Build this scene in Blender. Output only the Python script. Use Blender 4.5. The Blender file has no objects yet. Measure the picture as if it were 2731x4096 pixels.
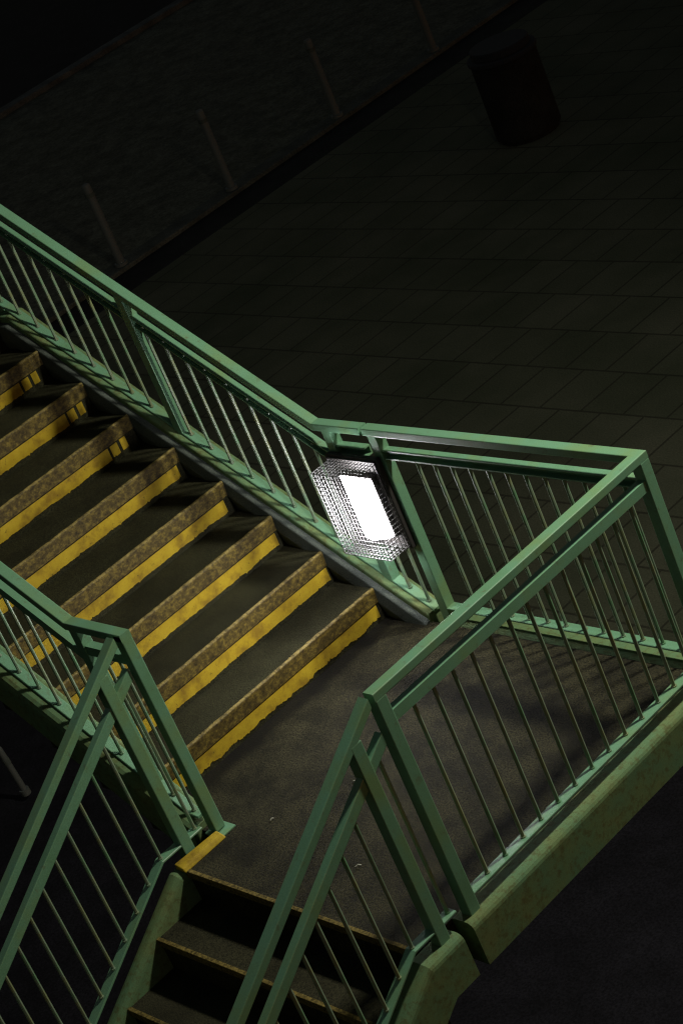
import bpy, bmesh, math, random
from mathutils import Vector, Matrix
random.seed(7)
S = bpy.context.scene
COL = S.collection

# ------------------------------------------------------------------ camera
cd = bpy.data.cameras.new("camera")
cam = bpy.data.objects.new("camera", cd); COL.objects.link(cam)
RC = Matrix(((0.6552816616, -0.0950417641, 0.7493817499),
             (0.6632172098, 0.5472693413, -0.5105283545),
             (-0.3615921421, 0.8315427416, 0.4216488969))).to_4x4()
cam.matrix_world = Matrix.Translation((8.353986, -5.665753, 5.239871)) @ RC
cd.sensor_fit = 'VERTICAL'; cd.sensor_height = 36.0; cd.sensor_width = 24.0
cd.lens = 78.8076; cd.clip_start = 0.05; cd.clip_end = 400
S.camera = cam

# ------------------------------------------------------------------ world (night sky) and light
w = bpy.data.worlds.new("World"); S.world = w; w.use_nodes = True
wn = w.node_tree.nodes; bg = wn.get("Background")
sky = wn.new("ShaderNodeTexSky"); sky.sky_type = 'NISHITA'; sky.sun_disc = False
sky.sun_elevation = math.radians(0.5); sky.sun_rotation = math.radians(80)
w.node_tree.links.new(sky.outputs[0], bg.inputs[0]); bg.inputs[1].default_value = 0.085
S.view_settings.view_transform = 'Standard'; S.view_settings.look = 'None'
S.view_settings.exposure = 0.0; S.view_settings.gamma = 1.0; S.view_settings.use_curve_mapping = False
S.cycles.use_denoising = True
S.cycles.max_bounces = 6
S.cycles.sample_clamp_indirect = 2.0
S.cycles.filter_width = 1.3

LAMP_POS = Vector((3.0, 1.8, 4.6))     # head of the street lamp standing beyond the landing corner
STREET_POWER = 1200
CAGE_EMIT = 110

# ------------------------------------------------------------------ helpers
def link(o, parent=None):
    COL.objects.link(o)
    if parent: o.parent = parent
    return o

def mesh_obj(name, bm, mat, parent=None, smooth=False, bevel=0.0):
    bmesh.ops.recalc_face_normals(bm, faces=bm.faces[:])
    me = bpy.data.meshes.new(name); bm.to_mesh(me); bm.free()
    if mat: me.materials.append(mat)
    if smooth:
        for p in me.polygons: p.use_smooth = True
    o = bpy.data.objects.new(name, me)
    link(o, parent)
    if bevel:
        m = o.modifiers.new("bevel", 'BEVEL'); m.width = bevel; m.segments = 2; m.limit_method = 'ANGLE'
    return o

def thing(name, label, cat, loc=(0, 0, 0), group=None):
    o = bpy.data.objects.new(name, None); o.location = loc; o.empty_display_size = 0.1
    link(o); o['label'] = label; o['category'] = cat
    if group: o['group'] = group
    return o

def tag(o, label, cat, group=None):
    o['label'] = label; o['category'] = cat
    if group: o['group'] = group
    return o

def box(bm, x0, x1, y0, y1, z0, z1):
    vs = [bm.verts.new((x, y, z)) for x in (x0, x1) for y in (y0, y1) for z in (z0, z1)]
    for f in ((0, 1, 3, 2), (4, 6, 7, 5), (0, 4, 5, 1), (2, 3, 7, 6), (0, 2, 6, 4), (1, 5, 7, 3)):
        bm.faces.new([vs[i] for i in f])

def rrect(w, h, r=0.004, n=2, top=0.0):
    """rounded rectangle profile, lateral a, normal b; its top edge sits at b=top"""
    pts = []
    cx, b0, b1 = w / 2, top - h, top
    for (sx, by, a0) in ((1, b1, 0), (-1, b1, 90), (-1, b0, 180), (1, b0, 270)):
        for k in range(n + 1):
            a = math.radians(a0 + 90 * k / n)
            ox = sx * (cx - r); oy = by - r if by == b1 else by + r
            pts.append((ox + r * math.cos(a), oy + r * math.sin(a)))
    return pts

def sweep(bm, pts, prof, vert_ends=True):
    """sweep a profile (lateral, normal) along a polyline with mitred joints"""
    pts = [Vector(p) for p in pts]; n = len(pts); up = Vector((0, 0, 1))
    ds = [(pts[i + 1] - pts[i]).normalized() for i in range(n - 1)]
    rings = []
    for i in range(n):
        d = ds[max(0, i - 1)] if i else ds[0]
        if 0 < i < n - 1: m = (ds[i - 1] + ds[i]).normalized()
        else:
            m = d.copy()
            if vert_ends: m.z = 0; m.normalize()
        lat = d.cross(up).normalized(); nr = lat.cross(d)
        ring = []
        for a, b in prof:
            q = pts[i] + lat * a + nr * b
            t = (pts[i] - q).dot(m) / d.dot(m)
            ring.append(bm.verts.new(q + d * t))
        rings.append(ring)
    k = len(prof)
    for i in range(n - 1):
        for j in range(k):
            bm.faces.new((rings[i][j], rings[i][(j + 1) % k], rings[i + 1][(j + 1) % k], rings[i + 1][j]))
    bm.faces.new(rings[0][::-1]); bm.faces.new(rings[-1])

def tube(bm, p0, p1, r, seg=8, cap=True):
    p0, p1 = Vector(p0), Vector(p1); d = (p1 - p0).normalized()
    a = d.orthogonal().normalized(); b = d.cross(a)
    r0, r1 = [], []
    for k in range(seg):
        t = 2 * math.pi * k / seg; o = a * math.cos(t) * r + b * math.sin(t) * r
        r0.append(bm.verts.new(p0 + o)); r1.append(bm.verts.new(p1 + o))
    for k in range(seg):
        bm.faces.new((r0[k], r0[(k + 1) % seg], r1[(k + 1) % seg], r1[k]))
    if cap: bm.faces.new(r0[::-1]); bm.faces.new(r1)

# ------------------------------------------------------------------ materials
def new_mat(name):
    m = bpy.data.materials.new(name); m.use_nodes = True
    nt = m.node_tree; bs = nt.nodes["Principled BSDF"]
    return m, nt, bs

def N(nt, kind, **kw):
    n = nt.nodes.new(kind)
    for k, v in kw.items():
        if k.startswith("i_"):
            key = k[2:]; key = int(key) if key.isdigit() else key.replace("_", " ")
            n.inputs[key].default_value = v
        else: setattr(n, k, v)
    return n

def coords(nt, obj=False):
    if obj: return nt.nodes.new("ShaderNodeTexCoord").outputs["Object"]
    g = nt.nodes.new("ShaderNodeNewGeometry"); return g.outputs["Position"]

def noise(nt, co, scale, detail=4, rough=0.6):
    n = N(nt, "ShaderNodeTexNoise", i_Scale=scale, i_Detail=detail, i_Roughness=rough)
    nt.links.new(co, n.inputs["Vector"]); return n.outputs[0]

def ramp(nt, fac, stops, interp='LINEAR'):
    r = nt.nodes.new("ShaderNodeValToRGB"); r.color_ramp.interpolation = interp
    e = r.color_ramp.elements
    while len(e) < len(stops): e.new(0.5)
    for el, (p, c) in zip(e, stops):
        el.position = p; el.color = (*c, 1) if len(c) == 3 else c
    nt.links.new(fac, r.inputs[0]); return r.outputs[0]

def mix(nt, fac, a, b, mode='MIX'):
    m = nt.nodes.new("ShaderNodeMix"); m.data_type = 'RGBA'; m.blend_type = mode
    for i, v in ((0, fac), (6, a), (7, b)):
        if isinstance(v, (int, float)): m.inputs[i].default_value = v
        elif isinstance(v, tuple): m.inputs[i].default_value = (*v, 1)
        else: nt.links.new(v, m.inputs[i])
    return m.outputs[2]

def bump(nt, bs, h, strength=0.3, dist=0.004):
    b = N(nt, "ShaderNodeBump", i_Strength=strength, i_Distance=dist)
    nt.links.new(h, b.inputs["Height"]); nt.links.new(b.outputs[0], bs.inputs["Normal"])

def paint_green():
    m, nt, bs = new_mat("green_paint"); co = coords(nt)
    big = noise(nt, co, 3.1, 4); fine = noise(nt, co, 260, 2, 0.7); mid = noise(nt, co, 22, 5, 0.7)
    c = ramp(nt, big, [(0.3, (0.125, 0.265, 0.14)), (0.5, (0.14, 0.30, 0.185)), (0.68, (0.16, 0.275, 0.125))])
    c = mix(nt, ramp(nt, fine, [(0.35, (0, 0, 0)), (0.7, (1, 1, 1))]), mix(nt, 1.0, c, (0.72, 0.72, 0.72), 'MULTIPLY'), c)
    spot = ramp(nt, mid, [(0.60, (0, 0, 0)), (0.70, (1, 1, 1))])
    c = mix(nt, mix(nt, 1.0, spot, (0.45, 0.45, 0.45), 'MULTIPLY'), c, (0.10, 0.075, 0.035))
    chip = ramp(nt, noise(nt, co, 75, 5, 0.75), [(0.66, (0,) * 3), (0.70, (0.8,) * 3)])
    c = mix(nt, chip, c, (0.07, 0.04, 0.018))
    nt.links.new(c, bs.inputs["Base Color"]); bs.inputs["Roughness"].default_value = 0.36
    bump(nt, bs, fine, 0.12, 0.001); return m

def speckled(name, dark, light, scale=330, rough=0.85, patch=None, patch_amt=0.35):
    m, nt, bs = new_mat(name); co = coords(nt)
    f = noise(nt, co, scale, 3, 0.75); b = noise(nt, co, 3.1, 5, 0.6)
    c = ramp(nt, f, [(0.36, dark), (0.64, light)])
    p = ramp(nt, b, [(0.35, (0.62, 0.62, 0.62)), (0.65, (1.15, 1.15, 1.15))])
    c = mix(nt, 1.0, c, p, 'MULTIPLY')
    if patch:
        q = ramp(nt, noise(nt, co, 11, 5, 0.7), [(0.52, (0, 0, 0)), (0.66, (patch_amt,) * 3)])
        c = mix(nt, q, c, patch)
    nt.links.new(c, bs.inputs["Base Color"]); bs.inputs["Roughness"].default_value = rough
    bs.inputs["Specular IOR Level"].default_value = 0.12
    bump(nt, bs, f, 0.5, 0.003); return m

def landing_mat():
    m, nt, bs = new_mat("landing_asphalt"); g = nt.nodes.new("ShaderNodeNewGeometry"); co = g.outputs["Position"]
    f = noise(nt, co, 110, 3, 0.85); b = noise(nt, co, 2.7, 5, 0.6)
    c = ramp(nt, f, [(0.40, (0.002, 0.002, 0.001)), (0.60, (0.040, 0.036, 0.017))])
    c = mix(nt, 1.0, c, ramp(nt, b, [(0.35, (0.75,) * 3), (0.65, (1.1,) * 3)]), 'MULTIPLY')
    st = ramp(nt, noise(nt, co, 5.5, 7, 0.75), [(0.42, (0.55,) * 3), (0.56, (1.15,) * 3)])
    c = mix(nt, 1.0, c, st, 'MULTIPLY')
    vo = N(nt, "ShaderNodeTexVoronoi", i_Scale=7.0); nt.links.new(co, vo.inputs["Vector"])
    gum = ramp(nt, vo.outputs["Distance"], [(0.0, (0.8,) * 3), (0.07, (0.8,) * 3), (0.10, (0,) * 3)])
    gsel = ramp(nt, noise(nt, co, 3.7, 2), [(0.55, (0,) * 3), (0.6, (1,) * 3)])
    c = mix(nt, mix(nt, 1.0, gum, gsel, 'MULTIPLY'), c, (0.012, 0.011, 0.007))
    # shade painted into the colour: dark band at the stair foot, with a wavering edge
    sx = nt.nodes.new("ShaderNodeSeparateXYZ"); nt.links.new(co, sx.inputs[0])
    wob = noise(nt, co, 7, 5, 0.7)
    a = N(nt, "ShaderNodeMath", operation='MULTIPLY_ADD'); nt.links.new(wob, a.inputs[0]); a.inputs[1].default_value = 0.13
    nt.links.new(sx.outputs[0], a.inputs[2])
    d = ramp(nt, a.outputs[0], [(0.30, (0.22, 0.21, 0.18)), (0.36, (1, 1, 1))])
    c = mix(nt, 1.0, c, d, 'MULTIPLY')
    nt.links.new(c, bs.inputs["Base Color"]); bs.inputs["Roughness"].default_value = 0.8; bs.inputs["Specular IOR Level"].default_value = 0.15
    bump(nt, bs, f, 0.6, 0.003); return m

def nosing_mat():
    m, nt, bs = new_mat("dirty_yellow_nosing"); co = coords(nt)
    st = nt.nodes.new("ShaderNodeMapping"); st.inputs["Scale"].default_value = (1, 1, 1.3); nt.links.new(co, st.inputs[0])
    a = noise(nt, st.outputs[0], 30, 8, 0.8); f = noise(nt, co, 160, 3, 0.7)
    c = ramp(nt, a, [(0.38, (0.022, 0.016, 0.005)), (0.5, (0.075, 0.054, 0.012)), (0.64, (0.19, 0.14, 0.024))])
    g = nt.nodes.new("ShaderNodeNewGeometry"); sx = nt.nodes.new("ShaderNodeSeparateXYZ"); nt.links.new(g.outputs["Normal"], sx.inputs[0])
    # the up-facing lip is paler and mottled
    lip = ramp(nt, sx.outputs[2], [(0.25, (0, 0, 0)), (0.8, (1, 1, 1))])
    c = mix(nt, lip, c, mix(nt, ramp(nt, a, [(0.4, (0, 0, 0)), (0.6, (1, 1, 1))]), (0.06, 0.045, 0.012), (0.30, 0.23, 0.07)))
    c = mix(nt, ramp(nt, f, [(0.3, (0.35,) * 3), (0.7, (0,) * 3)]), c, (0.03, 0.02, 0.01))
    nt.links.new(c, bs.inputs["Base Color"]); bs.inputs["Roughness"].default_value = 0.6; bs.inputs["Specular IOR Level"].default_value = 0.2
    bump(nt, bs, f, 0.4, 0.002); return m

def yellow_mat():
    m, nt, bs = new_mat("yellow_paint"); co = coords(nt)
    f = noise(nt, co, 260, 3, 0.7); b = noise(nt, co, 9, 5, 0.65)
    c = ramp(nt, b, [(0.35, (0.19, 0.12, 0.010)), (0.5, (0.33, 0.23, 0.012)), (0.68, (0.40, 0.29, 0.018))])
    c = mix(nt, ramp(nt, f, [(0.34, (0.45,) * 3), (0.52, (0,) * 3)]), c, (0.22, 0.14, 0.015))
    chip = ramp(nt, noise(nt, co, 38, 6, 0.8), [(0.60, (0,) * 3), (0.66, (0.85,) * 3)])
    c = mix(nt, chip, c, (0.05, 0.04, 0.012))
    nt.links.new(c, bs.inputs["Base Color"]); bs.inputs["Roughness"].default_value = 0.7; bs.inputs["Specular IOR Level"].default_value = 0.2
    bump(nt, bs, f, 0.4, 0.002); return m

def kerb_mat():
    m, nt, bs = new_mat("kerb_paint"); co = coords(nt)
    big = noise(nt, co, 4, 5, 0.65); fine = noise(nt, co, 260, 3, 0.75); mid = noise(nt, co, 30, 6, 0.75)
    c = ramp(nt, big, [(0.35, (0.095, 0.19, 0.10)), (0.55, (0.12, 0.185, 0.08)), (0.72, (0.145, 0.165, 0.065))])
    c = mix(nt, ramp(nt, fine, [(0.35, (0.45,) * 3), (0.6, (0,) * 3)]), c, (0.06, 0.07, 0.03))
    c = mix(nt, ramp(nt, mid, [(0.5, (0,) * 3), (0.62, (0.65,) * 3)]), c, (0.075, 0.07, 0.025))
    nt.links.new(c, bs.inputs["Base Color"]); bs.inputs["Roughness"].default_value = 0.75; bs.inputs["Specular IOR Level"].default_value = 0.12
    bump(nt, bs, mid, 0.15, 0.002); return m

def simple(name, col, rough=0.5, metal=0.0):
    m, nt, bs = new_mat(name); co = coords(nt)
    c = mix(nt, ramp(nt, noise(nt, co, 120, 3, 0.7), [(0.35, (0.4,) * 3), (0.6, (0,) * 3)]), col, tuple(x * 0.4 for x in col))
    nt.links.new(c, bs.inputs["Base Color"]); bs.inputs["Roughness"].default_value = rough; bs.inputs["Metallic"].default_value = metal
    return m

def emit(name, col, strength):
    m, nt, bs = new_mat(name)
    bs.inputs["Base Color"].default_value = (0.8, 0.8, 0.8, 1)
    bs.inputs["Emission Color"].default_value = (*col, 1); bs.inputs["Emission Strength"].default_value = strength
    return m

def paving_mat():
    m, nt, bs = new_mat("plaza_paving"); co = coords(nt)
    mp = nt.nodes.new("ShaderNodeMapping"); mp.inputs["Location"].default_value = (8.9, -9.416, 0); nt.links.new(co, mp.inputs[0])
    br = N(nt, "ShaderNodeTexBrick", offset=0.5, i_Scale=1.0, i_Mortar_Size=0.014, i_Mortar_Smooth=0.3, i_Brick_Width=0.49, i_Row_Height=0.655)
    br.inputs["Color1"].default_value = (0.075, 0.078, 0.055, 1); br.inputs["Color2"].default_value = (0.062, 0.066, 0.045, 1)
    br.inputs["Mortar"].default_value = (0.036, 0.036, 0.026, 1)
    nt.links.new(mp.outputs[0], br.inputs[0])
    f = noise(nt, co, 60, 4, 0.8); b = noise(nt, co, 0.9, 4, 0.6)
    c = mix(nt, 1.0, br.outputs[0], ramp(nt, f, [(0.3, (0.6,) * 3), (0.7, (1.4,) * 3)]), 'MULTIPLY')
    c = mix(nt, 1.0, c, ramp(nt, b, [(0.3, (0.7, 0.75, 0.65)), (0.7, (1.2, 1.15, 1.1))]), 'MULTIPLY')
    nt.links.new(c, bs.inputs["Base Color"]); bs.inputs["Roughness"].default_value = 0.85; bs.inputs["Specular IOR Level"].default_value = 0.1
    return m

def baluster_mat():
    m, nt, bs = new_mat("baluster_paint"); co = coords(nt)
    c = ramp(nt, noise(nt, co, 9, 3), [(0.35, (0.11, 0.23, 0.12)), (0.5, (0.17, 0.23, 0.16)), (0.65, (0.19, 0.22, 0.11))])
    nt.links.new(c, bs.inputs["Base Color"]); bs.inputs["Roughness"].default_value = 0.32; return m
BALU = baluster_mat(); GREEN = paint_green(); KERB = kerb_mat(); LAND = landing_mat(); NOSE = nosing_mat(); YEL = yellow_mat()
TREAD = speckled("tread_asphalt", (0.005, 0.005, 0.0025), (0.040, 0.039, 0.019), scale=150, patch=(0.012, 0.010, 0.006))
GREY = speckled("grey_concrete", (0.04, 0.048, 0.042), (0.10, 0.115, 0.10), scale=180)
LTREAD = speckled("lower_tread_concrete", (0.008, 0.008, 0.005), (0.042, 0.039, 0.021), scale=150)
LNOSE = speckled("worn_edge_paint", (0.035, 0.028, 0.010), (0.19, 0.14, 0.04), scale=70)
HOUSING = simple("lamp_housing_grey", (0.02, 0.017, 0.0155), 0.7)
WIRE = simple("cage_wire", (0.035, 0.035, 0.034), 0.6, 0.0)
LENS = emit("lamp_lens_glow", (1.0, 0.97, 1.0), CAGE_EMIT)
ASPHALT = speckled("dark_asphalt", (0.004, 0.0035, 0.005), (0.013, 0.012, 0.016), scale=60)
DRAIN = speckled("drain_channel", (0.008, 0.008, 0.007), (0.02, 0.02, 0.018), scale=60)
BOLL = simple("bollard_steel", (0.08, 0.09, 0.085), 0.7, 0.0)
DEBRIS = simple("pale_twig", (0.6, 0.6, 0.52), 0.6)

# ------------------------------------------------------------------ dimensions
LX = 2.191; W = 1.666; H = 1.10; T = 0.2918; RZ = 0.181; SL = RZ / T
X0 = 0.156                       # face of the lowest riser of the upper flight
NU = 9                           # risers up to the upper landing
ZU = NU * RZ; XU = X0 - (NU - 1) * T
YL0 = -1.930; TL = 0.2735; RL = SL * TL   # lower flight: first edge, tread, rise
NL = 16; GZ = -3.0

# ------------------------------------------------------------------ ground
def flat(name, pts, z, mat, kind='structure', thick=None):
    bm = bmesh.new()
    vs = [bm.verts.new((x, y, z)) for x, y in pts]; bm.faces.new(vs)
    if thick:
        r = bmesh.ops.extrude_face_region(bm, geom=bm.faces[:])
        bmesh.ops.translate(bm, verts=[v for v in r['geom'] if isinstance(v, bmesh.types.BMVert)], vec=(0, 0, -thick))
    o = mesh_obj(name, bm, mat); o['kind'] = kind; return o

flat("ground", [(-120, -120), (120, -120), (120, 120), (-120, 120)], GZ - 0.012, ASPHALT)
flat("plaza_paving", [(-13.75, 3.2), (30, 3.2), (30, 60), (-13.75, 60)], GZ, paving_mat())
flat("drain", [(-14.43, -40), (-13.75, -40), (-13.75, 60), (-14.43, 60)], GZ - 0.004, DRAIN)
bm = bmesh.new(); box(bm, -14.75, -14.43, -40, 60, GZ - 0.2, GZ + 0.05)
o = mesh_obj("kerb_line", bm, speckled("kerb_stone", (0.04, 0.042, 0.036), (0.08, 0.085, 0.07), scale=40), bevel=0.015); o['kind'] = 'structure'
flat("pavement", [(-23.8, -40), (-14.75, -40), (-14.75, 60), (-23.8, 60)], GZ + 0.03, speckled("pavement_slab", (0.05, 0.05, 0.036), (0.11, 0.11, 0.08), scale=20))
bm = bmesh.new(); box(bm, -24.1, -23.8, -40, 60, GZ - 0.2, GZ + 0.12)
o = mesh_obj("road_kerb", bm, speckled("road_kerb_stone", (0.05, 0.055, 0.055), (0.09, 0.095, 0.09), scale=30), bevel=0.02); o['kind'] = 'structure'

def bollard(x, y, h, r, lab, grp, lean=0.0):
    t = thing("bollard", lab, "bollard", (x, y, GZ + 0.04), grp)
    bm = bmesh.new()
    prof = [(r * 1.0, 0), (r, h - 0.10), (r * 0.96, h - 0.03), (r * 0.8, h - 0.008), (r * 0.45, h), (0.001, h + 0.004)]
    rings = [[bm.verts.new((a * math.cos(k * math.pi / 8), a * math.sin(k * math.pi / 8), z)) for k in range(16)] for a, z in prof]
    for i in range(len(rings) - 1):
        for k in range(16): bm.faces.new((rings[i][k], rings[i][(k + 1) % 16], rings[i + 1][(k + 1) % 16], rings[i + 1][k]))
    mesh_obj("shaft", bm, BOLL, t, smooth=True)
    bm = bmesh.new(); tube(bm, (0, 0, h - 0.17), (0, 0, h - 0.12), r * 1.12, 16); mesh_obj("band", bm, GREY, t, smooth=False)
    bm = bmesh.new(); tube(bm, (0, 0, 0), (0, 0, 0.05), r * 1.5, 16); mesh_obj("base_collar", bm, BOLL, t)
    t.rotation_euler = (lean, 0, 0)
    return t

G1 = "bollards along the dark drain strip"
for y, l in ((8.40, "grey steel bollard on the dark drain strip, lowest and leftmost of the row"),
             (10.385, "grey steel bollard on the drain strip, second from the stair railing"),
             (12.42, "grey steel bollard on the drain strip, third from the stair railing"),
             (14.41, "grey steel bollard on the drain strip at the top edge, farthest in the row")):
    bollard(-14.55, y, 1.13, 0.055, l, G1)
bn = thing("litter_bin", "dark round bin standing alone on the plaza near the top right", "bin", (-10.45, 11.78, GZ))
bm = bmesh.new(); tube(bm, (0, 0, 0.06), (0, 0, 1.0), 0.40, 28); mesh_obj("body", bm, DRAIN, bn)
bm = bmesh.new(); tube(bm, (0, 0, 0), (0, 0, 0.06), 0.36, 28); mesh_obj("foot", bm, DRAIN, bn)
bm = bmesh.new(); tube(bm, (0, 0, 1.0), (0, 0, 1.06), 0.425, 28); tube(bm, (0, 0, 1.06), (0, 0, 1.16), 0.36, 28); mesh_obj("lid", bm, simple("dark_blue_lid", (0.005, 0.006, 0.010), 0.9), bn, bevel=0.015)
bollard(-5.95, 0.35, 0.48, 0.026, "short weathered post on the dark ground left of the lower flight", None, 0.06)

# ------------------------------------------------------------------ the staircase
st = thing("outdoor_staircase", "dark outdoor staircase with yellow painted risers turning at a square landing", "staircase")

def ragged_band(bm, axis, fixed, a0, a1, ztop, zbot, prob_gap=0.0, out=1):
    """thin painted strip with a ragged lower edge; axis 'x' means the face points to +x"""
    n = int((a1 - a0) / 0.006); th = 0.0015
    off = 0.0; prev = None
    for i in range(n + 1):
        a = a0 + (a1 - a0) * i / n
        off = 0.85 * off + random.gauss(0, 0.0011 if zbot > RZ else 0.0022)
        zb = zbot + max(-0.016, min(0.016, off)) + (random.random() < 0.07) * random.uniform(-0.008, 0.008)
        p = [(fixed, a, ztop), (fixed, a, zb), (fixed - th, a, ztop), (fixed - th, a, zb)]
        vs = [bm.verts.new(q) for q in p]
        if prev:
            bm.faces.new((prev[0], prev[1], vs[1], vs[0])); bm.faces.new((prev[2], vs[2], vs[3], prev[3]))
            bm.faces.new((prev[1], prev[3], vs[3], vs[1])); bm.faces.new((prev[0], vs[0], vs[2], prev[2]))
        else: bm.faces.new((vs[0], vs[2], vs[3], vs[1]))
        prev = vs
    bm.faces.new((prev[0], prev[1], prev[3], prev[2]))

YI, YO = -W + 0.055, -0.055      # clear width between kerbs
for k in range(NU):
    xf = X0 - k * T; zb = k * RZ; zt = zb + RZ
    bm = bmesh.new()
    xback = xf - T if k < NU - 1 else xf - 2.6
    box(bm, xback + 0.002, xf, YI, YO, zb - 0.22, zt - 0.002)
    step = mesh_obj("step", bm, TREAD, st)
    # nosing: a strip folded over the lip, chipped along its back edge
    bm = bmesh.new(); n = 300; lip = 0.014; prevr = None; off = 0
    for i in range(n + 1):
        y = YI + (YO - YI) * i / n
        off = 0.85 * off + random.gauss(0, 0.0013)
        back = lip + max(-0.008, min(0.010, off)) - (0.011 if random.random() < 0.03 else 0)
        zw = 0.0008 * math.sin(i * 0.21 + k) + random.gauss(0, 0.0005)
        R = 0.012; pr = [(xf - back, zt - 0.001), (xf - R + 0.004, zt + 0.0025 + zw)]
        for j in range(1, 5):
            a = math.radians(90 - 22.5 * j)
            pr.append((xf - R + 0.006 + R * math.cos(a), zt + 0.0025 - R + R * math.sin(a) + zw))
        pr += [(xf + 0.006, zt - 0.079), (xf - 0.004, zt - 0.079), (xf - 0.004, zt - 0.012), (xf - back, zt - 0.012)]
        vs = [bm.verts.new((x, y, z)) for x, z in pr]
        if prevr:
            for j in range(len(vs)):
                jj = (j + 1) % len(vs); bm.faces.new((prevr[j], prevr[jj], vs[jj], vs[j]))
        else: bm.faces.new(vs)
        prevr = vs
    bm.faces.new(prevr[::-1])
    mesh_obj("nosing", bm, NOSE, step, smooth=False)
    # shadow gap is the real recess between the nosing and the paint
    bm = bmesh.new()
    yend = YO - (0.05 + 0.03 * random.random())
    if k >= 5:   # the far end is broken into dabs of paint
        ragged_band(bm, 'x', xf + 0.003, YI + 0.02, yend - 0.16, zb + 0.094, zb + 0.024)
        ragged_band(bm, 'x', xf + 0.003, yend - 0.145, yend - 0.095, zb + 0.093, zb + 0.030)
        ragged_band(bm, 'x', xf + 0.003, yend - 0.075, yend - 0.035, zb + 0.095, zb + 0.031)
    else:
        ragged_band(bm, 'x', xf + 0.003, YI + 0.02, yend, zb + 0.094, zb + 0.023)
    mesh_obj("yellow_stripe", bm, YEL, step)

# landing
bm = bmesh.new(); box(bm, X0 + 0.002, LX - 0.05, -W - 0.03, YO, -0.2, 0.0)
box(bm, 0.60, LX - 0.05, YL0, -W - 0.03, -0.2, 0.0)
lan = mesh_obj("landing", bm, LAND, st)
bm = bmesh.new(); box(bm, 0.60, LX - 0.055, YL0 - 0.012, YL0 + 0.008, -0.035, 0.004)
mesh_obj("edge_strip", bm, LNOSE, lan, bevel=0.002)
bm = bmesh.new()
vs = [bm.verts.new(p) for p in ((0.588, -1.95, 0.0), (0.66, -1.95, 0.0), (0.66, -1.69, 0.0), (0.61, -1.69, 0.0),
                                (0.592, -1.95, 0.035), (0.645, -1.95, 0.022), (0.645, -1.70, 0.022), (0.612, -1.70, 0.035))]
for f in ((0, 3, 2, 1), (4, 5, 6, 7), (0, 1, 5, 4), (1, 2, 6, 5), (2, 3, 7, 6), (3, 0, 4, 7)): bm.faces.new([vs[i] for i in f])
o = mesh_obj("landing_kerb_end", bm, YEL, st, bevel=0.006); o['label'] = "yellow painted kerb end beside the lower flight"
# floor under the flight ends, left of the landing edge
bm = bmesh.new(); box(bm, X0 + 0.002, 0.598, -W - 0.02, YL0 + 0.235, -0.2, -0.004); bm.free()

# lower flight
for k in range(1, NL):
    ye = YL0 - (k - 1) * TL; zt = -k * RL
    bm = bmesh.new(); box(bm, 0.61, LX - 0.055, ye - TL, ye - 0.0, zt - 0.22, zt)
    s_ = mesh_obj("step", bm, LTREAD, st)
    bm = bmesh.new(); box(bm, 0.613, LX - 0.058, ye - TL - 0.012, ye - TL + 0.008, zt - 0.035, zt + 0.004)
    mesh_obj("nosing", bm, LNOSE, s_, bevel=0.002)

# kerbs
def kprof(inner=0.012, outer=0.03, w0=-0.065, w1=0.062, depth=0.21, side=1):
    """side=+1: lateral + is the inner (stair) side"""
    pts = []
    for (cx, sgn, r) in ((w1, 1, inner), (w0, -1, outer)):
        rng = range(5) if sgn > 0 else range(5)
        for k in rng:
            a = math.radians(90 * k / 4) if sgn > 0 else math.radians(90 + 90 * k / 4)
            pts.append(((cx - sgn * r + r * math.cos(a)) , -r + r * math.sin(a)))
    pts += [(w0, -depth), (w1, -depth)]
    return [(a * side, b) for a, b in pts] if side > 0 else [(-a, b) for a, b in pts][::-1]

CT = 0.004; KO = 0.055            # kerb top on the level, and above the line of nosings
def zn(x): return RZ + SL * (X0 - x)
xk1 = X0 + (RZ + KO - CT) / SL    # where the sloped kerb meets level
xk2 = X0 - (ZU + CT - RZ - KO) / SL
bm = bmesh.new(); sweep(bm, [(-4.6, 0, ZU + CT), (xk2, 0, ZU + CT), (0.462, 0, zn(0.462) + KO), (0.474, 0, CT)][:3], kprof(side=1))
mesh_obj("kerb", bm, KERB, st, smooth=False)
bm = bmesh.new(); sweep(bm, [(-4.6, -W, ZU + CT), (xk2, -W, ZU + CT), (0.485, -W, zn(0.485) + KO)], kprof(inner=0.02, outer=0.05, w0=-0.085, side=-1, depth=0.19))
mesh_obj("kerb", bm, KERB, st)
# grey concrete lining under the kerb on the inner side of the upper flight
def lining(y0, y1):
    bm = bmesh.new(); a = [(-4.6, ZU - 0.03), (xk2, ZU - 0.03), (0.455, zn(0.455) + KO - 0.035)]
    prev = None
    for x, z in a:
        vs = [bm.verts.new(q) for q in ((x, y0, z), (x, y1, z - 0.012), (x, y1 - 0.006, z - 0.10), (x, y0, z - 0.30))]
        if prev:
            for j in range(4): bm.faces.new((prev[j], prev[(j + 1) % 4], vs[(j + 1) % 4], vs[j]))
        else: bm.faces.new(vs)
        prev = vs
    bm.faces.new(prev[::-1])
    return mesh_obj("kerb_lining", bm, GREY, st, bevel=0.008)
lining(-0.05, -0.092)
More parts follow.
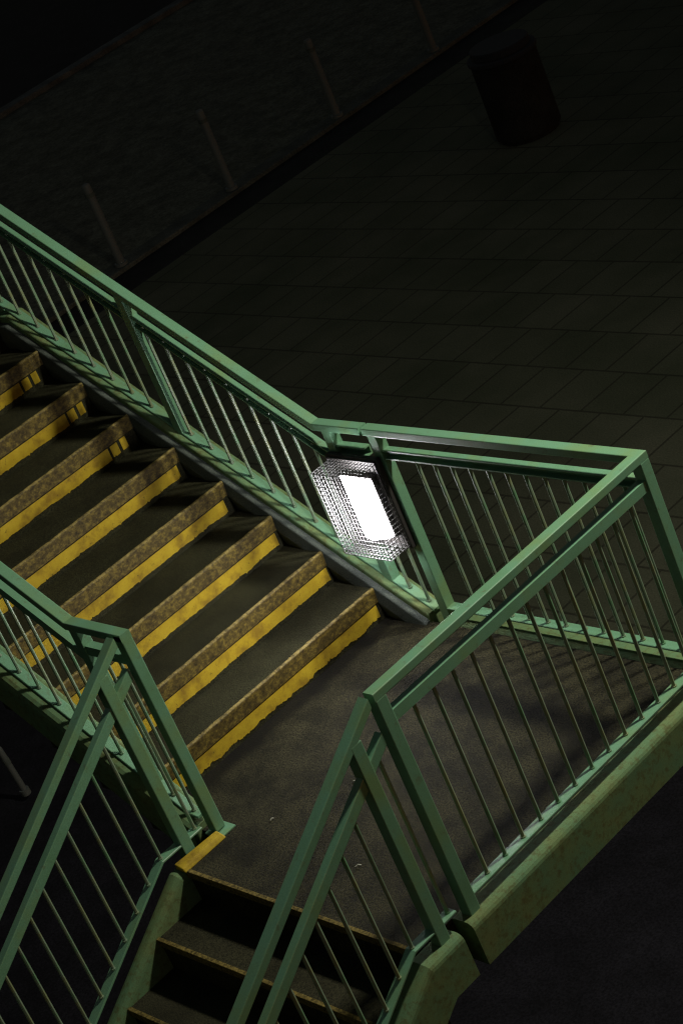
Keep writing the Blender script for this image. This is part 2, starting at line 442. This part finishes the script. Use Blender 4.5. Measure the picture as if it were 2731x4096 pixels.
# landing kerb: back and front in one piece, with the corner mitred
bm = bmesh.new(); sweep(bm, [(0.525, 0, CT), (LX, 0, CT), (LX, -1.725, CT)], kprof(inner=0.025, outer=0.034, side=1))
mesh_obj("kerb", bm, KERB, st)
yb = -1.985
def low_kerb(x, side, y_start, w0=-0.065, w1=0.062):
    bm = bmesh.new(); sweep(bm, [(x, y_start, CT), (x, yb, CT), (x, YL0 - NL * TL, CT - SL * (yb - (YL0 - NL * TL)))], kprof(inner=0.034, outer=min(0.034, 0.4 * (w1 - w0)), w0=w0, w1=w1, side=side))
    return mesh_obj("kerb", bm, KERB, st)
low_kerb(LX, 1, -1.785); low_kerb(0.558, -1, -1.86, 0.0, 0.085)

# ------------------------------------------------------------------ railings
POSTW = 0.058
def post(parent, x, y, z0, z1, w=POSTW):
    bm = bmesh.new(); h = w / 2; box(bm, x - h, x + h, y - h, y + h, z0, z1)
    return mesh_obj("post", bm, GREEN, parent, bevel=0.004)

BR = 0.0088
_bal = {}
def baluster(parent, x, y, z0, z1):
    bm = bmesh.new(); tube(bm, (x, y, z0), (x, y, z1), BR, 8)
    # small weld bead at the foot
    tube(bm, (x, y, z0 - 0.001), (x, y, z0 + 0.006), BR * 1.45, 8)
    return mesh_obj("baluster", bm, BALU, parent, smooth=False)

def channel(side, w=0.042, h=0.05, t=0.007, closed=False):
    """sub rail: a channel open to the inner side"""
    if closed: return rrect(w, h, 0.004, 2, 0.0)
    a = [(-w / 2, 0), (w / 2, 0), (w / 2, -t), (-w / 2 + t, -t), (-w / 2 + t, -h + t), (w / 2, -h + t), (w / 2, -h), (-w / 2, -h)]
    a = a[::-1]
    return a if side > 0 else [(-p, q) for p, q in a][::-1]

RAIL = rrect(0.0572, 0.040, 0.005, 3, 0.0)
FLAT = rrect(0.056, 0.012, 0.003, 1, 0.0)

def make_rail(parent, pts):
    bm = bmesh.new(); sweep(bm, pts, RAIL); return mesh_obj("handrail", bm, GREEN, parent)
def make_sub(parent, pts, side, closed=False):
    bm = bmesh.new(); sweep(bm, pts, channel(side, closed=closed)); return mesh_obj("mid_rail", bm, GREEN, parent)
def make_bar(parent, pts):
    bm = bmesh.new(); sweep(bm, pts, FLAT); return mesh_obj("bottom_rail", bm, GREEN, parent)

SUBL = 0.118                      # mid rail top below handrail top on the level
SUBS = 0.142                      # the same, measured vertically, on the slopes
XK = 0.134                        # plan position of the handrail kink
def zr(x, xk=XK): return H + SL * (xk - x) if x < xk else H
ZB = 0.080                        # bottom rail top above floor on the level
def zb_(x): return 0.476 - SL * (x + 0.206)       # bottom rail top on the upper flight
xb2 = -0.206 - (ZU + ZB - 0.476) / SL

# 1 outer railing of the upper flight
r1 = thing("stair_railing", "long green railing climbing the far side of the stairs above the caged lamp", "railing", (0.22, 0, 0))
def loc(parent, *objs): pass
def P(parent):                    # parts are modelled in world space: undo the parent's offset
    def f(o): o.matrix_parent_inverse = Matrix.Translation(parent.location).inverted(); return o
    return f
p1 = P(r1)
xt = XK - (ZU + H - H) / SL
p1(make_rail(r1, [(-4.6, 0, ZU + H), (xt, 0, ZU + H), (XK, 0, H), (0.476, 0, H)]))
posts1 = [-3.45, -2.235, -1.007, 0.22]
for x in posts1:
    top = (zr(x) if x > xt else ZU + H) - 0.035
    base = (zn(x) + KO if x > xk2 else ZU + CT) - 0.01
    p1(post(r1, x, 0, base, top))
def seg_sub(parent, pf, xa, xb, y, side, zf, drop, closed=False):
    pf(make_sub(parent, [(xa, y, zf(xa) - drop), (xb, y, zf(xb) - drop)], side, closed))
hp = POSTW / 2 - 0.001
seg_sub(r1, p1, -2.235 + hp, -1.007 - hp, 0, 1, zr, SUBS)
seg_sub(r1, p1, -1.007 + hp, 0.22 - hp, 0, 1, lambda x: H + SL * (XK - x) if x < XK else H + SL * (XK - x), SUBS)
p1(make_sub(r1, [(0.22 + hp, 0, H - SUBL), (0.45, 0, H - SUBL)], 1))
p1(make_sub(r1, [(-4.6, 0, ZU + H - SUBL), (-2.235 - hp, 0, ZU + H - SUBL)], 1))
def zbar1(x): return ZU + ZB if x < xb2 else zb_(x)
p1(make_bar(r1, [(-4.6, 0, ZU + ZB), (xb2, 0, ZU + ZB), (-1.007 - hp, 0, zb_(-1.007 - hp))]))
p1(make_bar(r1, [(-1.007 + hp, 0, zb_(-1.007 + hp)), (0.22 - hp, 0, zb_(0.22 - hp))]))
p1(make_bar(r1, [(0.22 + hp, 0, zb_(0.22 + hp)), (0.475, 0, zb_(0.475))]))
bx = [-0.945 + 0.1235 * k for k in range(9)] + [-1.192 - 0.1225 * k for k in range(20)] + [0.325, 0.430]
for x in bx:
    if any(abs(x - q) < 0.04 for q in posts1): continue
    top = (ZU + H - SUBL if x < -2.24 else (zr(x) - SUBS if x < XK else H - SUBL)) - 0.045
    p1(baluster(r1, x, 0, zbar1(x), top))

# 2 landing railing: back and front
r2 = thing("landing_railing", "green L-shaped railing around the outer corner of the landing", "railing", (LX, 0, 0))
p2 = P(r2)
YE = -1.689
p2(make_rail(r2, [(0.494, 0, H), (LX, 0, H), (LX, YE, H)]))
PJ = 0.551
for x, y, zb0 in ((PJ, 0, CT - 0.01), (LX, 0, CT - 0.01), (LX, YE + 0.03, CT - 0.012)): p2(post(r2, x, y, zb0, H - 0.035))
p2(make_sub(r2, [(PJ + hp, 0, H - SUBL), (LX - hp, 0, H - SUBL)], 1))
p2(make_sub(r2, [(LX, -hp, H - SUBL), (LX, YE + 0.03 + hp, H - SUBL)], 1))
p2(make_bar(r2, [(PJ + hp, 0, ZB), (LX - hp, 0, ZB)]))
p2(make_bar(r2, [(LX, -hp, ZB), (LX, YE + 0.03 + hp, ZB)]))
for k in range(12): p2(baluster(r2, 2.05 - 0.1165 * k, 0, ZB, H - SUBL - 0.045))
for k in range(13): p2(baluster(r2, LX, -0.14 - 0.1147 * k, ZB, H - SUBL - 0.045))

# 3 inner railing of the upper flight
r3 = thing("stair_railing", "short green railing on the near side of the upper flight at the left edge", "railing", (0.571, -W, 0))
p3 = P(r3)
XKI = 0.175
ofs = 0.0
def zri(x): return H + SL * (XKI - x) if x < XKI else H
xti = XKI - ZU / SL
p3(make_rail(r3, [(-4.6, -W, ZU + H), (xti, -W, ZU + H), (XKI, -W, H), (0.601, -W, H)]))
posts3 = [-3.45, -2.235, -1.007, 0.22]
for x in posts3:
    p3(post(r3, x, -W, (zn(x) + KO if x > xk2 else ZU) - 0.01, (zri(x) if x > xti else ZU + H) - 0.035))
p3(post(r3, 0.572, -W, 0.012, H - 0.004, 0.0572))
bm = bmesh.new(); box(bm, 0.53, 0.645, -W - 0.05, -W + 0.05, 0.0, 0.008); p3(mesh_obj("base_plate", bm, GREEN, r3, bevel=0.002))
seg_sub(r3, p3, -1.007 + hp, 0.22 - hp, -W, -1, lambda x: H + SL * (XKI - x), SUBS)
seg_sub(r3, p3, -2.235 + hp, -1.007 - hp, -W, -1, lambda x: H + SL * (XKI - x), SUBS)
p3(make_sub(r3, [(0.22 + hp, -W, H - SUBL), (0.572 - 0.028, -W, H - SUBL)], -1))
p3(make_sub(r3, [(-4.6, -W, ZU + H - SUBL), (-2.235 - hp, -W, ZU + H - SUBL)], -1))
p3(make_bar(r3, [(-4.6, -W, ZU + ZB), (xb2, -W, ZU + ZB), (-1.007 - hp, -W, zb_(-1.007 - hp))]))
p3(make_bar(r3, [(-1.007 + hp, -W, zb_(-1.007 + hp)), (0.22 - hp, -W, zb_(0.22 - hp))]))
p3(make_bar(r3, [(0.22 + hp, -W, zb_(0.22 + hp)), (0.43, -W, zb_(0.43)), (0.50, -W, zb_(0.43) - 0.004)]))
for x in [-0.303 + 0.1165 * k for k in range(-25, 5)] + [0.33, 0.445]:
    if any(abs(x - q) < 0.04 for q in posts3): continue
    top = (ZU + H - SUBL if x < -2.24 else (zri(x) - SUBS if x < XKI else H - SUBL)) - 0.045
    p3(baluster(r3, x, -W, zbar1(x) if x < 0.43 else zb_(0.43), top))

# 4, 5 railings of the lower flight
def lower_railing(x, lab, side, closed):
    r = thing("stair_railing", lab, "railing", (x, -1.845, 0)); pf = P(r)
    yt = -1.715; yend = YL0 - 15 * TL
    def zt(y): return H - SL * (yt - y)
    pf(make_rail(r, [(x, yt, H), (x, yend, zt(yend))]))
    py = [-1.845] + [-1.845 - 1.23 * k for k in range(1, 4)]
    def zk(y): return CT if y > yb else CT - SL * (yb - y)
    ykb = -1.99
    def zbar(y): return ZB if y > ykb else ZB - SL * (ykb - y)
    for y in py: pf(post(r, x, y, zk(y) - 0.02, zt(y) - 0.035))
    pf(make_sub(r, [(x, yt - 0.0, zt(yt) - SUBS - 0.02), (x, py[0] + hp, zt(py[0] + hp) - SUBS - 0.02)], side, closed))
    for a, b in zip(py, py[1:] + [yend]):
        e = b + hp if b in py else b
        pf(make_sub(r, [(x, a - hp, zt(a - hp) - SUBS - 0.02), (x, e, zt(e) - SUBS - 0.02)], side, closed))
    pf(make_bar(r, [(x, -1.742, ZB), (x, py[0] + hp, ZB)]))
    pf(make_bar(r, [(x, py[0] - hp, ZB), (x, ykb, ZB), (x, py[1] + hp, zbar(py[1] + hp))]))
    for a, b in zip(py[1:], py[2:] + [yend]):
        e = b + hp if b in py else b
        pf(make_bar(r, [(x, a - hp, zbar(a - hp)), (x, e, zbar(e))]))
    ys = [-1.764] + [-1.978 - 0.1105 * k for k in range(36)]
    for y in ys:
        if any(abs(y - q) < 0.04 for q in py) or y < yend: continue
        pf(baluster(r, x, y, zbar(y), zt(y) - SUBS - 0.062))
    return r
lower_railing(0.558, "green railing descending along the left side of the lower flight at the bottom left", -1, True)
lower_railing(LX, "green railing descending from the near landing corner in the bottom middle", 1, True)

# ------------------------------------------------------------------ the caged lamp
LP = Vector((0.37, -0.03, 0.70))
la = thing("caged_wall_lamp", "glowing white box lamp behind a wire mesh guard on the far stair railing", "lamp", LP)
pl = P(la)
x0, x1, z0, z1 = 0.190, 0.560, 0.445, 0.955
bm = bmesh.new(); box(bm, x0, x1, -0.062, -0.031, z0, z1); back = pl(mesh_obj("back_plate", bm, HOUSING, la, bevel=0.008))
bm = bmesh.new()
def frame(bm, xa, xb, za, zb, y0, y1, t):
    box(bm, xa, xb, y0, y1, zb - t, zb); box(bm, xa, xb, y0, y1, za, za + t)
    box(bm, xa, xa + t, y0, y1, za + t, zb - t); box(bm, xb - t, xb, y0, y1, za + t, zb - t)
frame(bm, x0 + 0.010, x1 - 0.010, z0 + 0.012, z1 - 0.012, -0.072, -0.0622, 0.008)
box(bm, 0.284, 0.520, -0.0975, -0.0622, 0.532, 0.870)
pl(mesh_obj("housing_rim", bm, HOUSING, la, bevel=0.003))
# lens: half barrel bulging out
bm = bmesh.new(); n = 14; xa, xb, za, zb2 = 0.292, 0.512, 0.540, 0.862
pr = []
for k in range(n + 1):
    u = k / n; pr.append((xa + (xb - xa) * u, -0.099 - 0.050 * math.sin(math.pi * u) ** 0.8))
lo = [bm.verts.new((x, y, za)) for x, y in pr]; hi = [bm.verts.new((x, y, zb2)) for x, y in pr]
for k in range(n): bm.faces.new((lo[k], lo[k + 1], hi[k + 1], hi[k]))
bm.faces.new(lo[::-1]); bm.faces.new(hi); bm.faces.new((lo[0], hi[0], hi[-1], lo[-1]))
pl(mesh_obj("lens", bm, LENS, la))
# wire guard
bm = bmesh.new(); wr = 0.0020
gx0, gx1, gz0, gz1, gy0, gy1 = 0.222, 0.552, 0.470, 0.932, -0.064, -0.200
def wline(a, b, r=wr): tube(bm, a, b, r, 5, False)
nz = 19; nx = 14; ny = 6
zs = [gz0 + (gz1 - gz0) * k / nz for k in range(nz + 1)]
xs = [gx0 + (gx1 - gx0) * k / nx for k in range(nx + 1)]
ysx = [gy0 + (gy1 - gy0) * k / ny for k in range(ny + 1)]
for z in zs:
    wline((gx0, gy0, z), (gx0, gy1, z)); wline((gx0, gy1, z), (gx1, gy1, z)); wline((gx1, gy1, z), (gx1, gy0, z))
for x in xs:
    wline((x, gy1, gz0), (x, gy1, gz1))
    wline((x, gy1, gz0), (x, gy0, gz0)); wline((x, gy1, gz1), (x, gy0, gz1))
for y in ysx:
    wline((gx0, y, gz0), (gx0, y, gz1)); wline((gx1, y, gz0), (gx1, y, gz1))
    wline((gx0, y, gz0), (gx1, y, gz0)); wline((gx0, y, gz1), (gx1, y, gz1))
for (a, b) in (((gx0, gz0), (gx0, gz1)), ((gx1, gz0), (gx1, gz1)), ((gx0, gz0), (gx1, gz0)), ((gx0, gz1), (gx1, gz1))):
    wline((a[0], gy1, a[1]), (b[0], gy1, b[1]), 0.0026)
pl(mesh_obj("wire_guard", bm, WIRE, la))
bm = bmesh.new(); tube(bm, (x1 - 0.03, -0.09, z0 + 0.012), (x1 - 0.03, -0.062, z0 + 0.012), 0.006, 8)
tube(bm, (x0 + 0.03, -0.09, z0 + 0.012), (x0 + 0.03, -0.062, z0 + 0.012), 0.006, 8)
pl(mesh_obj("screw", bm, HOUSING, la))
bm = bmesh.new(); box(bm, 0.25, 0.53, -0.0305, -0.0295 + 0.0, 0.60, 0.64); box(bm, 0.25, 0.53, -0.0305, -0.0295, 0.78, 0.82)
pl(mesh_obj("mounting_bar", bm, GREEN, la))

# ------------------------------------------------------------------ street lamp beyond the landing (its light falls on the rails)
sl = thing("street_lamp", "tall slim street lamp standing beyond the far corner of the landing", "street lamp", (LAMP_POS.x + 0.75, LAMP_POS.y + 0.35, GZ))
ps = P(sl)
bx_, by_ = LAMP_POS.x + 0.75, LAMP_POS.y + 0.35
bm = bmesh.new(); tube(bm, (bx_, by_, GZ), (bx_, by_, LAMP_POS.z + 0.1), 0.05, 14); ps(mesh_obj("pole", bm, BOLL, sl))
bm = bmesh.new(); tube(bm, (bx_, by_, LAMP_POS.z + 0.1), (LAMP_POS.x, LAMP_POS.y, LAMP_POS.z + 0.19), 0.025, 10); ps(mesh_obj("arm", bm, BOLL, sl))
bm = bmesh.new(); box(bm, LAMP_POS.x - 0.12, LAMP_POS.x + 0.12, LAMP_POS.y - 0.12, LAMP_POS.y + 0.12, LAMP_POS.z + 0.11, LAMP_POS.z + 0.19)
ps(mesh_obj("lamp_head", bm, BOLL, sl, bevel=0.02))
ld = bpy.data.lights.new("street_light", 'SPOT'); ld.energy = STREET_POWER; ld.shadow_soft_size = 0.2; ld.spot_size = math.radians(150); ld.spot_blend = 0.55; ld.color = (1.0, 0.98, 0.82)
lo_ = bpy.data.objects.new("street_light", ld); lo_.location = LAMP_POS; lo_.rotation_euler = (Vector((0.0, -1.0, 0.0)) - LAMP_POS).to_track_quat('-Z', 'Y').to_euler(); link(lo_)

# ------------------------------------------------------------------ small debris on the landing
DB = "pale bits of litter on the landing"
for (x, y, a, L, lab) in ((1.02, -1.18, 0.3, 0.035, "pale twig on the landing beside the nearer handrail end"),
                          (1.48, -1.62, 0.9, 0.03, "thin pale straw on the landing near the lower railing"),
                          (0.80, -1.52, 1.4, 0.022, "small pale leaf scrap on the bright part of the landing")):
    bm = bmesh.new(); dx, dy = L * math.cos(a) / 2, L * math.sin(a) / 2
    tube(bm, (x - dx, y - dy, 0.004), (x, y, 0.010), 0.0022, 5); tube(bm, (x, y, 0.010), (x + dx, y + dy * 0.6, 0.004), 0.0018, 5)
    tag(mesh_obj("twig", bm, DEBRIS), lab, "litter", DB)
